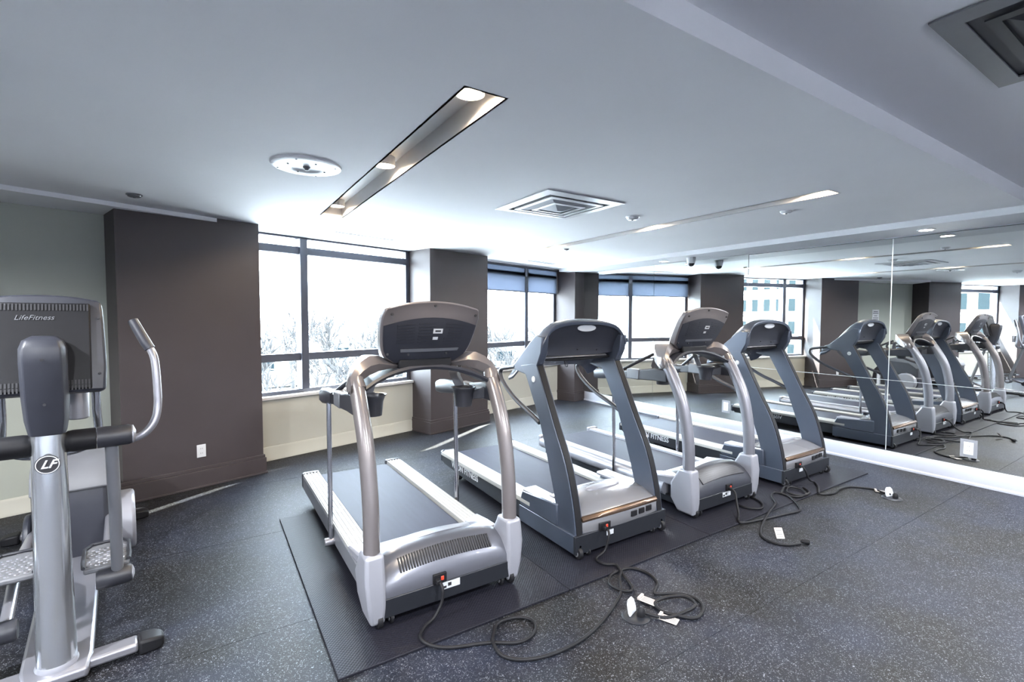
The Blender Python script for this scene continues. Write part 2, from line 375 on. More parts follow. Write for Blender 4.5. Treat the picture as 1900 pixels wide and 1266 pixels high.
def outlet(name, lb, loc, rz, group=None, dup=True):
    o = thing(name, lb, 'outlet', loc, rz, group)      # faces local -y
    B(-.036, .036, -.006, 0, -.058, .058).build('cover_plate', 'white_plastic', o, bevel=.003)
    for z in (-.021, .021):
        r = MB().lathe([(.0001, -.008), (.0165, -.008), (.0165, -.004)], 16, (0, 0, z), 'y').build('socket', 'white_plastic', o)
        B(-.008, -.0055, -.0085, -.0075, z-.004, z+.006).box(.0055, .008, -.0085, -.0075, z-.004, z+.006).build('slot', 'ink', r)
    return o
p = WP(1.443, NF); outlet('wall_outlet', 'white double outlet low on the wide brown column', (p.x, p.y, .332), TH)
for y, lb in ((4.02, 'white outlet let into the mirror behind the treadmills'), (1.467, 'white outlet let into the mirror near its open right end')):
    o = outlet('mirror_outlet', lb, (XM, y, .335), -R(90)); B(-.062, .062, -.0015, 0, -.085, .085).build('backing_plate', 'vent', o)

sg = thing('wall_sign', 'white printed notice on the sage wall, seen in the mirror', 'sign', WP(-.165, NW, 1.62), TH)
B(-.11, .11, -.006, 0, -.15, .15).build('board', 'white_plastic', sg, bevel=.002)
for k, (a, z) in enumerate(((.07, .1), (.09, .06), (.05, .0), (.085, -.05), (.08, -.09))): B(-a, a, -.0068, -.006, z-.009, z+.009).build('print_line', 'grey_plastic', sg)

# ------------------------------------------------------------------ ceiling fittings
def spot(parent, loc, power, col, size=.09, spread=150):
    l = bpy.data.lights.new('lamp_light', 'AREA'); l.shape = 'DISK'; l.size = size; l.energy = power; l.color = col; l.spread = R(spread)
    o = bpy.data.objects.new('lamp_light', l); COL.objects.link(o); o.parent = parent; o.location = loc; return o
def trough(t, lamps, lb, pw):
    x0, x1, y0, y1 = t; zt = ZC+.105; e = .012
    o = thing('light_trough', lb, 'ceiling light', ((x0+x1)/2, (y0+y1)/2, ZC), 0, 'recessed ceiling light troughs'); hx, hy = (x1-x0)/2, (y1-y0)/2
    B(-hx-e, -hx, -hy-e, hy+e, 0, .11).box(hx, hx+e, -hy-e, hy+e, 0, .11).box(-hx, hx, -hy-e, -hy, 0, .11).box(-hx, hx, hy, hy+e, 0, .11).box(-hx-e, hx+e, -hy-e, hy+e, .105, .117).build('housing', 'trough', o)
    for y in lamps:
        yl = y-(y0+y1)/2; r = min(.066, hx-.012)
        a = MB().lathe([(r, .105), (r, .050), (r-.008, .048), (r-.012, .056), (.0001, .058)], 28, (0, yl, 0)).build('lamp', 'white_plastic', o)
        MB().lathe([(r-.011, .0558), (r*.6, .049), (.0001, .046)], 24, (0, yl, 0)).build('bulb_face', 'glow', a)
        spot(o, (0, yl, .040), pw, (1, .80, .56), .09, 170)
trough(T1, (1.90, 3.08, 4.42), 'deep recessed light trough with three warm lamps beside the round white plate', 4)
trough(T2, (1.85, 3.45, 5.12), 'recessed light trough nearer the mirror wall', 4)

def disc(name, lb, cat, c, r, z=ZC, lens=False, h=.014, group=None):
    o = thing(name, lb, cat, (*c, z), 0, group)
    return o
ap = thing('ceiling_access_plate', 'large round white ceiling plate with a sprinkler head', 'ceiling plate', (.52, 3.17, ZC))
MB().lathe([(.0001, -.010), (.085, -.010), (.09, -.014), (.17, -.016), (.192, -.010), (.196, 0)], 48).build('cover', 'white_plastic', ap)
MB().lathe([(.0001, -.032), (.010, -.030), (.012, -.022), (.02, -.014), (.022, -.009)], 14).build('sprinkler_head', 'grey_plastic', ap)
for k in range(8):
    a = k*math.pi/4+.3; rr = .165 if k % 2 else .11
    MB().lathe([(.0001, -.019), (.005, -.018), (.006, -.013)], 8, (rr*math.cos(a), rr*math.sin(a), 0)).build('screw', 'ink', ap)
def round_fit(name, lb, cat, x, y, r, z=ZC, m='white_plastic', h=.03, group=None):
    o = thing(name, lb, cat, (x, y, z), 0, group)
    MB().lathe([(.0001, -h), (r*.62, -h), (r*.8, -h*.75), (r*.86, -h*.3), (r, -h*.25), (r, 0)], 28).build('body', m, o)
    MB().lathe([(.0001, -h-.006), (r*.16, -h-.005), (r*.2, -h+.002)], 12).build('sensor', 'grey_plastic', o); return o
round_fit('smoke_detector', 'small round white smoke detector next to the square air vent', 'smoke detector', 3.18, 3.12, .062)
round_fit('ceiling_sensor', 'small white ceiling disc beside the right-hand light trough', 'ceiling sensor', 4.08, 2.235, .05, h=.02)
round_fit('ceiling_sensor', 'small grey ceiling disc above the wide brown column', 'ceiling sensor', -.42, 4.64, .05, m='grey_plastic', h=.02)
round_fit('ceiling_sensor', 'tiny grey ceiling disc at the far end of the right-hand trough', 'ceiling sensor', 3.95, 5.05, .035, m='grey_plastic', h=.016)
round_fit('ceiling_sensor', 'white ceiling disc cut by the left edge of the photo', 'ceiling sensor', -.69, 2.53, .07, m='white_plastic', h=.04)

def square_vent(name, lb, c, sz, z, rz=0, dark='vdark', fm='white_plastic', rm='vent', lm='white_plastic'):
    o = thing(name, lb, 'air vent', (*c, z), rz)
    def ring(a, b, z0, z1, nm, m):     # square ring sloping from half-size a (z0) to b (z1)
        q = MB(); A = [(-a,-a,z0),(a,-a,z0),(a,a,z0),(-a,a,z0)]; Bq = [(-b,-b,z1),(b,-b,z1),(b,b,z1),(-b,b,z1)]
        t = -.006
        q.loft([A, Bq, [(x, y, zz+t) for x, y, zz in Bq], [(x, y, zz+t) for x, y, zz in A]], close=True); return q.build(nm, m, o, ang=20)
    h = sz/2
    ring(h, h-.075, -.004, -.010, 'outer_frame', fm)
    B(-h+.06, h-.06, -h+.06, h-.06, -.0035, -.0005).build('backing', dark, o)
    ring(h-.115, h-.150, -.014, -.016, 'louver_ring', lm); ring(h-.155, h-.20, -.008, -.024, 'louver_ring', rm); ring(h-.215, h-.245, -.024, -.026, 'louver_ring', lm)
    hh = h-.262
    MB().loft([[(-hh,-hh,-.024),(hh,-hh,-.024),(hh,hh,-.024),(-hh,hh,-.024)], [(-.02,-.02,-.05),(.02,-.02,-.05),(.02,.02,-.05),(-.02,.02,-.05)]]).build('centre_plate', rm, o, ang=15)
square_vent('air_vent', 'square white air vent with nested louvers in the middle of the ceiling', (2.375, 3.15), .74, ZC)
square_vent('air_vent', 'square dark-framed air vent in the raised ceiling at top right', (2.44, .255), .80, ZR, fm='grey_plastic', rm='plate', lm='plate')
def slot_diffuser(p, L, lb, rz):
    o = thing('slot_diffuser', lb, 'air vent', (p[0], p[1], ZC), rz, 'slot diffusers by the windows')
    B(-L/2, L/2, -.05, .05, -.008, 0).build('frame', 'white_plastic', o, bevel=.002)
    for k in (-.022, .0, .022): B(-L/2+.02, L/2-.02, k-.006, k+.006, -.0095, -.0078).build('slot', 'grey_plastic', o)
p = WP(3.02, 4.92); slot_diffuser(p, .72, 'long white slot diffuser above the bright window', TH)
p = WP(6.2, 4.92); slot_diffuser(p, .72, 'long white slot diffuser above the window with the blind', TH)

def downlight(x, y, z, lb, pw, group='recessed downlights', r=.055):
    o = thing('downlight', lb, 'ceiling light', (x, y, z), 0, group)
    MB().lathe([(r+.016, 0), (r+.016, -.006), (r, -.010), (r-.004, -.004), (r-.004, -.002)], 28, cap=False).build('trim_ring', 'white_plastic', o)
    MB().lathe([(.0001, -.004), (r-.004, -.004), (r-.004, -.001)], 24).build('lens', 'dglow', o)
    spot(o, (0, 0, -.012), pw, (.93, .96, 1), .09, 165)
downlight(5.66, 1.77, ZS, 'round downlight in the soffit above the mirror', 12)
k = 0
for y, lb in ((4.9, 'round downlight in the soffit near the corner column'), (.2, 'round downlight in the soffit right of the photo')): downlight(5.66, y, ZS, lb, 12)
ORD = ('first', 'second', 'third', 'fourth', 'fifth', 'sixth', 'seventh', 'eighth')
for i, x in enumerate((3.9, 1.2, -.8, -3.2, -5.6)):  # unseen fill lamps added behind the camera to brighten the room
    for y, rw in ((-2.0, 'back'), (-.2, 'front')):
        downlight(x, y, ZR, '%s added fill lamp from the mirror in the %s row of the raised ceiling' % (ORD[i], rw), 22, 'added fill lamps in the raised ceiling')
for i, x in enumerate((-1.5, -3.4, -5.6)): downlight(x, 2.2, ZC, '%s added fill lamp left of the round ceiling plate, beyond the photo' % ORD[i], 26, 'added fill lamps left of the photo')  # more unseen lamps, added as fill for the left side

dc = thing('dome_camera', 'small white security dome camera under the soffit', 'security camera', (5.63, 4.40, ZS))
MB().lathe([(.062, 0), (.064, -.012), (.058, -.05), (.053, -.072), (.05, -.082)], 28).build('housing', 'white_plastic', dc)
MB().lathe([(.049, -.080), (.045, -.098), (.032, -.116), (.0001, -.126)], 24).build('dome', 'screen', dc)

# ------------------------------------------------------------------ rubber mats
for k, (x0, x1) in enumerate(((.435, 1.683), (1.687, 2.948), (2.952, 4.208), (4.212, 5.475))):
    o = B(-(x1-x0)/2, (x1-x0)/2, 0, 1.97, 0, .012).build('rubber_mat', 'mat', None, bevel=.003, loc=((x0+x1)/2, 2.105, .0004))
    tag(o, 'black rubber floor mat under the %s' % ('silver treadmill nearest the elliptical', 'nearest blue-grey treadmill', 'silver treadmill in the middle of the row', 'blue-grey treadmill by the mirror')[k], 'mat', 'rubber mats under the treadmills')

# ------------------------------------------------------------------ treadmills
MZ = .0125
def wheel(parent, x, y, z, r=.042, w=.030):
    a = MB().lathe([(r*.55, -w/2), (r, -w/2+.004), (r, w/2-.004), (r*.55, w/2)], 20, (x, y, z), 'x').build('wheel', 'black', parent)
    MB().lathe([(r*.5, -w/2-.003), (r*.5, w/2+.003)], 14, (x, y, z), 'x').build('hub', 'grey_plastic', a)
    return a
def inlet(parent, x, z, y=-.003, w=.075):
    a = B(x-w/2, x+w/2, y-.006, y+.01, z-.026, z+.026).build('power_inlet', 'black', parent, bevel=.003)
    B(x+.004, x+.021, y-.010, y-.004, z-.010, z+.012).build('switch', 'red', a, bevel=.003)
    B(x-.030, x-.006, y-.035, y-.004, z-.018, z+.008).build('plug', 'black', a, bevel=.004)
def belt_loop(parent, hw, y0, y1, z):
    r = .035; pts = [(y0, z), (y1-r, z)]
    for k in range(1, 7):
        a = math.pi/2-k*math.pi/6; pts.append((y1-r+r*math.cos(a), z-r+r*math.sin(a)))
    pts.append((y0, z-2*r))
    mb = MB().prism(pts, -hw, hw, 'x'); return mb.build('running_belt', 'belt', parent)

def ridged_rail(parent, sx, x0, x1, y0, y1, z, m, ridges=5):
    pr = [(x0, z-.03)]; n = ridges; wv = (x1-x0)/n
    for i in range(n):
        a = x0+i*wv; pr += [(a+wv*.12, z), (a+wv*.62, z), (a+wv*.74, z-.006), (a+wv*.98, z-.006)]
    pr += [(x1, z-.002), (x1, z-.03)]
    pr = [(sx*a, b) for a, b in pr]
    return MB().prism(pr, y0, y1, 'y').build('side_rail', m, parent, ang=25)

def lf_console(o, y_b, y_t, dark, rim):
    hw = lambda v: lerp_list([.185, .252, .270, .278, .284, .288, .288, .272], v)
    def pt(u, v, d):
        zt = 1.585+.042*(1-u*u); zb = 1.265+.012*u*u
        return (u*hw(v), y_b+(y_t-y_b)*v-.028*(1-u*u)*math.sin(math.pi*min(1, v*1.1))+d, zb+(zt-zb)*v)
    mb = MB(); nu, nv = 16, 12
    fr = [[pt(-1+2*i/nu, j/nv, 0) for i in range(nu+1)] for j in range(nv+1)]
    bk = [[pt(-1+2*i/nu, j/nv, .055+.02*(1-j/nv)) for i in range(nu+1)] for j in range(nv+1)]
    mb.loft([fr[j]+bk[j][::-1] for j in range(nv+1)])
    sh = mb.build('console', rim, o, bevel=.010, ang=50)
    def patch(u0, u1, v0, v1, d, t, nm, m, par, nu=10, nv=6, vfun=None):
        f = lambda i, j, dd: pt(u0+(u1-u0)*i, (v0+(v1-v0)*j) if vfun is None else vfun(u0+(u1-u0)*i, j), dd)
        A = [[f(i/nu, j/nv, d) for i in range(nu+1)] for j in range(nv+1)]; Z = [[f(i/nu, j/nv, d+t) for i in range(nu+1)] for j in range(nv+1)]
        return MB().loft([A[j]+Z[j][::-1] for j in range(nv+1)]).build(nm, m, par, ang=40)
    bp = patch(-.955, .955, .02, .70, -.004, .02, 'back_panel', dark, sh, vfun=lambda u, j: .02+j*(.75-.07*u*u-.02))
    patch(-.62, .70, .21, .26, -.012, .012, 'ledge', 'grey_plastic', sh)
    patch(-.74, .74, .0, .055, -.002, .03, 'lower_lip', 'black', sh)
    for k in range(7):
        v = .36+k*.048
        for a, b_ in ((-.70, -.36), (-.28, .06), (.28, .68)):
            if 1 < k < 5 and a > .2: a = .36
            patch(a, b_, v, v+.018, -.0055, .004, 'louver', 'dark_plastic', sh, 4, 1)
    for (u, v) in ((-.82, .86), (.02, .93), (.90, .86), (-.90, .18), (-.45, .17), (.45, .17)):
        p = pt(u, v, -.006); MB().lathe([(.0001, -.0025), (.007, -.0025), (.007, .006)], 10, p, 'y').build('screw_hole', 'ink', sh)
    st = patch(.02, .22, .50, .575, -.0075, .004, 'sticker', 'label', sh, 3, 1)
    patch(.06, .18, .525, .55, -.0082, .002, 'sticker_print', 'ink', st, 3, 1)
    st = patch(.03, .14, .40, .445, -.0075, .004, 'sticker', 'label', sh, 3, 1)
    # user side screen
    A = [pt(u, v, .077-.02*v) for u, v in ((-.8, .25), (.8, .25), (.85, .85), (-.85, .85))]
    MB().loft([A, [(x, y+.004, z) for x, y, z in A]]).build('screen', 'screen', sh)
    return sh

def lf_treadmill(cx, label, kind):
    o = thing('treadmill', label, 'treadmill', (cx, 2.335, MZ), 0, 'treadmills in a row')
    slots = kind == 'slot'
    B(-.385, .385, .05, 1.98, .045, .105).build('base_frame', 'plate', o, bevel=.004)
    B(-.402, .402, 0, .055, .045, .140).build('front_plate', 'plate', o, bevel=.004)
    for s in (-1, 1):
        wheel(o, s*.378, .022, .036, .036)
        wheel(o, s*.318, .028, .030, .030, .02)
        B(s*.33-.03, s*.33+.03, 1.72, 1.80, 0, .05).build('foot', 'black', o, bevel=.006)
    # motor hood: lofted across the width, arched in the middle
    rings = []
    for i in range(15):
        u = -1+2*i/14; a = .034*(1-u*u); x = u*.352; k = 1 if abs(u) < .99 else .93
        pr = [(.40, .10), (.012, .10), (.006, .135), (.008, .19+a*.3), (.030, .222+a*.8), (.075, .268+a), (.125, .292+a), (.165, .300+a), (.30, .272+a*.8), (.40, .235+a*.3)]
        rings.append([(x, y, z*k) for y, z in pr])
    hd = MB().loft(rings).build('motor_hood', 'hoodgrey' if slots else 'charcoal', o, ang=35)
    # slatted shoulder
    if slots:
        for i in range(36):
            x = -.262+i*.0148; u = x/.352; a = .034*(1-u*u)
            y0, z0, y1, z1 = .028, .228+a*.8, .085, .277+a
            MB().prism([(y0-.006, z0+.003), (y1-.006, z1+.004), (y1+.004, z1-.006), (y0+.004, z0-.006)], x-.0034, x+.0034, 'x').build('vent_slot', 'ink', hd)
    else:
        rg = []
        for i in range(13):
            x = -.27+i*.045; u = x/.352; a = .034*(1-u*u); y0, z0, y1, z1 = .026, .224+a*.8, .118, .292+a
            rg.append([(x, y0-.003, z0+.003), (x, .073, .270+a), (x, y1-.003, z1+.003), (x, y1+.006, z1-.008), (x, y0+.006, z0-.008)])
        MB().loft(rg).build('vent_grille', 'grille', hd)
    rg = []
    for i in range(13):
        u = -1+2*i/12; a = .034*(1-u*u); x = u*.30
        rg.append([(x, .17, .303+a), (x, .30, .277+a*.8), (x, .44, .226+a*.2), (x, .44, .19), (x, .17, .25)])
    MB().loft(rg).build('hood_top', 'silver', hd, ang=35)
    for s in (-1, 1):       # cheeks between hood top and rail
        MB().loft([[(s*.285, .16, .285), (s*.30, .30, .275), (s*.30, .46, .238), (s*.30, .46, .19), (s*.285, .16, .19)],
                   [(s*.395, .20, .275), (s*.41, .34, .258), (s*.415, .50, .238), (s*.415, .50, .19), (s*.395, .20, .19)]]).build('hood_cheek', 'bright', o, bevel=.012, ang=50)
    inlet(o, -.065 if slots else .03, .165, .0)
    st = B(-.055, .05, -.002, .002, .098, .135).build('sticker', 'label', o); B(-.02, .0, -.0028, -.002, .11, .128).build('sticker_print', 'ink', st); B(-.05, -.028, -.0028, -.002, .104, .116).build('sticker_print', 'ink', st)
    # deck
    y1 = 2.06
    dk = MB()
    if slots:
        dk.prism([(-.415, .10), (.415, .10), (.415, .205), (.29, .205), (.29, .175), (-.29, .175), (-.29, .205), (-.415, .205)], .30, y1-.02, 'y')
        dk.build('deck', 'grey_plastic', o, bevel=.006)
    else:
        pr = [(-.36, .085), (-.40, .10), (-.425, .13), (-.43, .165), (-.415, .198), (-.39, .207), (-.29, .207), (-.29, .175)]
        dk.prism(pr+[(-a, b) for a, b in pr[::-1]], .30, y1-.02, 'y'); dk.build('deck', 'bright', o, ang=50)
    belt_loop(o, .276, .36, y1-.03, .206)
    for s in (-1, 1):
        ridged_rail(o, s, .288, .412 if slots else .375, .42, y1-.015, .226 if slots else .222, 'railgrey' if not slots else 'rail', 5 if slots else 3)
        MB().prism([(s*.282, .10), (s*.418, .11), (s*.418, .222), (s*.40, .230), (s*.29, .230), (s*.282, .222)], y1-.03, y1+.012, 'y').build('rail_end_cap', 'charcoal' if slots else 'bright', o, bevel=.008)
        # shoe at the foot of the upright
        MB().loft([[(s*.352, .0, .02), (s*.425, .0, .02), (s*.425, .15, .02), (s*.352, .15, .02)], [(s*.350, -.012, .12), (s*.440, -.012, .12), (s*.440, .21, .12), (s*.350, .21, .12)],
                   [(s*.350, -.010, .24), (s*.452, -.012, .24), (s*.452, .20, .24), (s*.350, .20, .24)], [(s*.352, .0, .34), (s*.448, .0, .34), (s*.448, .14, .34), (s*.352, .14, .34)],
                   [(s*.354, .004, .372), (s*.446, .004, .372), (s*.446, .128, .372), (s*.354, .128, .372)]]).build('upright_shoe', 'bright', o, bevel=.018, ang=60, seg=3)
        T([(s*.400, .066, .20), (s*.400, .064, .40), (s*.400, .078, .62), (s*.402, .135, .88), (s*.404, .235, 1.08), (s*.404, .285, 1.155)], .040, n=20, sy=1.25, smooth=5, upv=(0, 1, 0)).build('upright', 'taupe' if slots else 'silver', o, ang=60)
        MB().lathe([(.046, -.008), (.046, .008)], 18, (s*.404, .288, 1.155)).build('collar', 'taupe', o)
        # shoulder of the yoke
        rg = []
        for (x, z0, z1, ya, yb) in ((.446, 1.135, 1.17, .24, .33), (.442, 1.145, 1.215, .25, .35), (.415, 1.165, 1.262, .265, .40), (.375, 1.198, 1.300, .285, .45), (.325, 1.222, 1.326, .31, .49), (.27, 1.238, 1.325, .335, .51), (.21, 1.246, 1.296, .35, .51), (.15, 1.250, 1.272, .36, .50)):
            rg.append([(s*x, ya+.02, z0), (s*x, ya, (z0+z1)/2), (s*x, ya+.03, z1), (s*x, yb, z1-.006), (s*x, yb, z0+.004)])
        MB().loft(rg).build('yoke_shoulder', 'taupe', o, ang=38)
        MB().tube([(s*.404, .285, 1.15), (s*.410, .300, 1.18), (s*.405, .315, 1.215)], [.046, .046, .036], n=18, sy=1.2).build('yoke_socket', 'taupe', o)
        # handrail with end grip, support rod, cup holder
        MB().loft([[(s*(.41+dx*.024), yy, zc+dz*hz) for dx, dz in ((-1, -1), (1, -1), (1, .8), (.5, 1), (-.5, 1), (-1, .8))] for yy, zc, hz in ((.27, 1.075, .052), (.40, 1.075, .052), (.60, 1.055, .042), (.80, 1.040, .032))]).build('handrail', 'dark_plastic', o, bevel=.006)
        MB().loft([[(s*(.415+dx*wv), yy, zc+dz*hz) for dx, dz in ((-1, -.7), (-.6, -1), (.6, -1), (1, -.7), (1, .7), (.6, 1), (-.6, 1), (-1, .7))] for yy, zc, hz, wv in ((.79, 1.040, .036, .026), (.90, 1.035, .046, .030), (1.06, 1.022, .050, .032), (1.13, 1.012, .040, .026))]).build('grip_end', 'charcoal', o, ang=50)
        MB().box(s*.41-.029, s*.41+.029, .56, .70, 1.012, 1.100).build('rail_bracket', 'grey_plastic', o, bevel=.008)
        T([(s*.405, .78, 1.08), (s*.36, .66, 1.15), (s*.30, .52, 1.23)], .014, smooth=3).build('grip_bar', 'charcoal', o)
        T([(s*.435, .85, .135), (s*.432, .87, 1.00)], .0145, n=14).build('support_rod', 'chrome', o)
        MB().lathe([(.022, -.03), (.024, -.026), (.024, .03), (.020, .034)], 16, (s*.442, .85, .125), 'x').build('rod_mount', 'silver', o)
        cp = MB().lathe([(.052, -.08), (.060, .0), (.070, .028), (.078, .036), (.078, .041), (.069, .038), (.058, .02), (.050, -.07), (.0001, -.072)], 24, (s*.285, .43, 1.06)).build('cup_holder', 'dark_plastic', o)
        MB().loft([[(s*.33, .40, 1.02), (s*.33, .48, 1.02), (s*.33, .48, 1.07), (s*.33, .40, 1.07)], [(s*.40, .33, 1.03), (s*.40, .45, 1.03), (s*.40, .45, 1.11), (s*.40, .33, 1.11)]]).build('bracket', 'dark_plastic', cp, bevel=.006)
        MB().loft([[(s*.26, .50, 1.09), (s*.33, .50, 1.085), (s*.33, .53, 1.13), (s*.26, .53, 1.13)], [(s*.22, .52, 1.19), (s*.27, .50, 1.17), (s*.29, .53, 1.215), (s*.23, .54, 1.215)]]).build('bracket', 'grey_plastic', cp, bevel=.006)
    # arch between the shoulders
    rg = []
    for i in range(17):
        u = -1+2*i/16; x = u*.365; zz = 1.250-.075*u**2-.018*u**4; yv = .335-.07*u*u
        rg.append([(x, yv, zz-.016), (x, yv-.012, zz), (x, yv, zz+.014), (x, yv+.16, zz+.014), (x, yv+.17, zz-.012)])
    MB().loft(rg).build('yoke_arch', 'charcoal', o, ang=40)
    lf_console(o, .36, .195, 'charcoal', 'taupe')
    B(-.16, .16, .33, .47, 1.245, 1.30).build('console_neck', 'black', o, bevel=.01)
    return o

def grille_mat():
    m = mat('perforated_grille', (.10, .10, .115), .4, metal=.3); nt = m.node_tree; b = nt.nodes['Principled BSDF']
    tc = nt.nodes.new('ShaderNodeTexCoord'); v = nt.nodes.new('ShaderNodeTexVoronoi'); v.inputs['Scale'].default_value = 85; v.inputs['Randomness'].default_value = 0
    nt.links.new(tc.outputs['Object'], v.inputs['Vector'])
    r = nt.nodes.new('ShaderNodeMapRange'); r.inputs[1].default_value = .25; r.inputs[2].default_value = .42; nt.links.new(v.outputs['Distance'], r.inputs[0])
    mx = nt.nodes.new('ShaderNodeMixRGB'); mx.inputs[1].default_value = (.012, .012, .014, 1); mx.inputs[2].default_value = (.035, .035, .040, 1)
    nt.links.new(r.outputs[0], mx.inputs[0]); nt.links.new(mx.outputs[0], b.inputs['Base Color']); return m
M['grille'] = grille_mat()

def vision_treadmill(cx, label):
    o = thing('treadmill', label, 'treadmill', (cx, 2.335, MZ), 0, 'treadmills in a row')
    # frame tray
    B(-.420, .420, 0, .022, .032, .150).build('front_plate', 'plate', o, bevel=.003)
    B(-.33, .33, .10, 1.95, .045, .09).build('base_frame', 'black', o, bevel=.004)
    for s in (-1, 1):
        a = B(min(s*.398, s*.420), max(s*.398, s*.420), .02, .66, .032, .150).build('side_plate', 'bluegrey', o, bevel=.003)
        wheel(o, s*.385, .012, .036, .036, .032); wheel(o, s*.30, .02, .026, .026, .018)
        B(s*.34-.025, s*.34+.025, .60, .66, 0, .05).build('foot', 'plate', o, bevel=.005)
        MB().prism([(1.72, .10), (1.80, .0), (1.84, .0), (1.86, .10)], s*.36-.02, s*.36+.02, 'x').build('foot', 'black', o, bevel=.004)
        # deck skirt
        MB().prism([(.45, .05), (1.62, .082), (2.02, .105), (2.10, .130), (2.105, .19), (2.095, .208), (.45, .208)], min(s*.396, s*.418), max(s*.396, s*.418), 'x').build('deck_skirt', 'plate', o, bevel=.004)
        MB().prism([(s*.285, .185), (s*.285, .214), (s*.295, .220), (s*.385, .222), (s*.40, .214), (s*.42, .210), (s*.424, .196), (s*.424, .182)], .52, 2.085, 'y').build('side_rail', 'rail', o, ang=30)
        MB().prism([(s*.28, .10), (s*.424, .12), (s*.424, .213), (s*.40, .224), (s*.28, .222)], 2.078, 2.112, 'y').build('rail_end_cap', 'bluegrey', o, bevel=.01)
        MB().prism([(.195, .15), (.62, .15), (.66, .17), (.62, .268), (.20, .300)], min(s*.352, s*.421), max(s*.352, s*.421), 'x').build('side_cover', 'bluegrey', o, bevel=.010)
        B(min(s*.30, s*.418), max(s*.30, s*.418), .30, .62, .255, .288).build('cover_cap', 'bright', o, bevel=.012)
        # upright: wide flat bar curving back
        fr = [(.005, .035), (.012, .30), (.13, .57), (.255, .80), (.375, 1.03), (.46, 1.19), (.475, 1.215)]
        bk = [(.665, 1.185), (.60, 1.12), (.50, .95), (.415, .80), (.315, .54), (.235, .30), (.190, .035)]
        fr[1] = (.045, .30)
        up_ = MB().prism([(p.x, p.y) for p in catmull([Vector((a, b, 0)) for a, b in fr], 4)]+[(p.x, p.y) for p in catmull([Vector((a, b, 0)) for a, b in bk], 4)], min(s*.340, s*.405), max(s*.340, s*.405), 'x').build('upright', 'bluegrey', o, bevel=.008)
        f2 = catmull([Vector((a, b, 0)) for a, b in fr], 4)
        rg = [[(s*.350, p.x-.005, p.y), (s*.395, p.x-.005, p.y), (s*.395, p.x+.01, p.y), (s*.350, p.x+.01, p.y)] for p in f2[1:-2]]
        MB().loft(rg).build('front_channel', 'black', up_, ang=30)
        for (yy, zz) in ((.012, .06), (.022, .11), (.035, .17)): MB().lathe([(.0001, -.012), (.008, -.012), (.008, .02)], 10, (s*.378, yy, zz+.02), 'y').build('bolt', 'chrome', up_)
        for side in ((1,) if s > 0 else (-1,)):
            MB().lathe([(.0001, .0035), (.020, .0035), (.023, 0), (.023, -.004)], 24, (side*.405, .50, 1.10), 'x').build('badge', 'label', up_) if side > 0 else MB().lathe([(.0001, -.0035), (.020, -.0035), (.023, 0), (.023, .004)], 24, (side*.405, .50, 1.10), 'x').build('badge', 'label', up_)
        # curved hand loop
        T([(s*.392, .76, 1.170), (s*.392, .88, 1.150), (s*.392, .96, 1.135), (s*.392, .985, 1.100), (s*.392, .955, 1.045), (s*.392, .86, .975), (s*.392, .72, .905), (s*.392, .58, .855), (s*.392, .44, .800)], .0165, n=14, smooth=5, upv=(1, 0, 0)).build('hand_loop', 'charcoal', o)
        T([(s*.41, .86, .10), (s*.41, .875, .93)], .014).build('support_rod', 'chrome', o) if False else None
        text('lettering', 'VISION FITNESS', .078, 'label', o, (s*.4190, 1.585, .148), (R(90), 0, R(90 if s > 0 else -90)), ext=.0008, sx=.98, bold=.0012)['kind'] = 'stuff'
    MB().prism([(-.396, .10), (.396, .10), (.396, .19), (.29, .19), (.29, .165), (-.29, .165), (-.29, .19), (-.396, .19)], .45, 2.07, 'y').build('deck', 'plate', o)
    belt_loop(o, .278, .42, 2.075, .200)
    # motor hood
    rings = []
    for i in range(19):
        u = -1+2*i/18; a = 1-u*u; x = u*.345; f = .035*a
        rings.append([(x, .50, .12), (x, .030-f*.4, .12), (x, .022-f*.7, .150), (x, .022-f*.8, .225+.012*a), (x, .034-f*.8, .243+.014*a), (x, .060-f*.8, .256+.016*a), (x, .14, .285+.028*a), (x, .26, .305+.036*a), (x, .38, .292+.022*a), (x, .47, .245+.01*a)])
    hd = MB().loft(rings).build('motor_hood', 'hoodsilver', o, ang=35)
    rg = []
    for i in range(19):
        u = -1+2*i/18; a = 1-u*u; x = u*.347; f = .035*a
        rg.append([(x, .017-f*.8, .222+.012*a), (x, .014-f*.8, .236+.014*a), (x, .026-f*.8, .250+.015*a), (x, .040-f*.8, .2525+.015*a), (x, .045-f*.8, .235+.014*a)])
    MB().loft(rg).build('hood_band', 'bronze', hd, ang=50)
    rg = []
    for i in range(13):
        t = -1+2*i/12; x = .02+t*.16; wv = .034*math.sqrt(max(0, 1-t*t))+.0015; yc = .235+.03*t*0; u = x/.345; zc = .305+.036*(1-u*u)
        rg.append([(x, yc-wv, zc-.002-.30*wv*.4), (x, yc, zc+.003), (x, yc+wv, zc+.003), (x, yc+wv, zc-.012), (x, yc-wv, zc-.016)])
    MB().loft(rg).build('hood_emblem', 'bright', hd, ang=60)
    for k in range(3): B(.065+k*.078, .118+k*.078, -.012+k*.006, .004+k*.006, .178, .215).build('vent', 'black', hd, bevel=.002)
    inlet(o, -.175, .170, -.004, .095)
    B(-.155, -.095, -.0025, .001, .100, .132).build('sticker', 'label', o)
    # console shell: slope facing the user, brow overhanging the dark back panel
    def zt(u, y):      # top surface height
        c = lerp_list([1.515, 1.533, 1.500, 1.430, 1.345, 1.262, 1.200, 1.178], (y-.39)/.46)
        sd = lerp_list([1.440, 1.455, 1.425, 1.370, 1.300, 1.235, 1.185, 1.165], (y-.39)/.46)
        a = abs(u); return c+(sd-c)*a**2.6
    ysl = [.39, .42, .46, .50, .55, .60, .66, .72, .78, .85]
    rg = []
    nx = 22
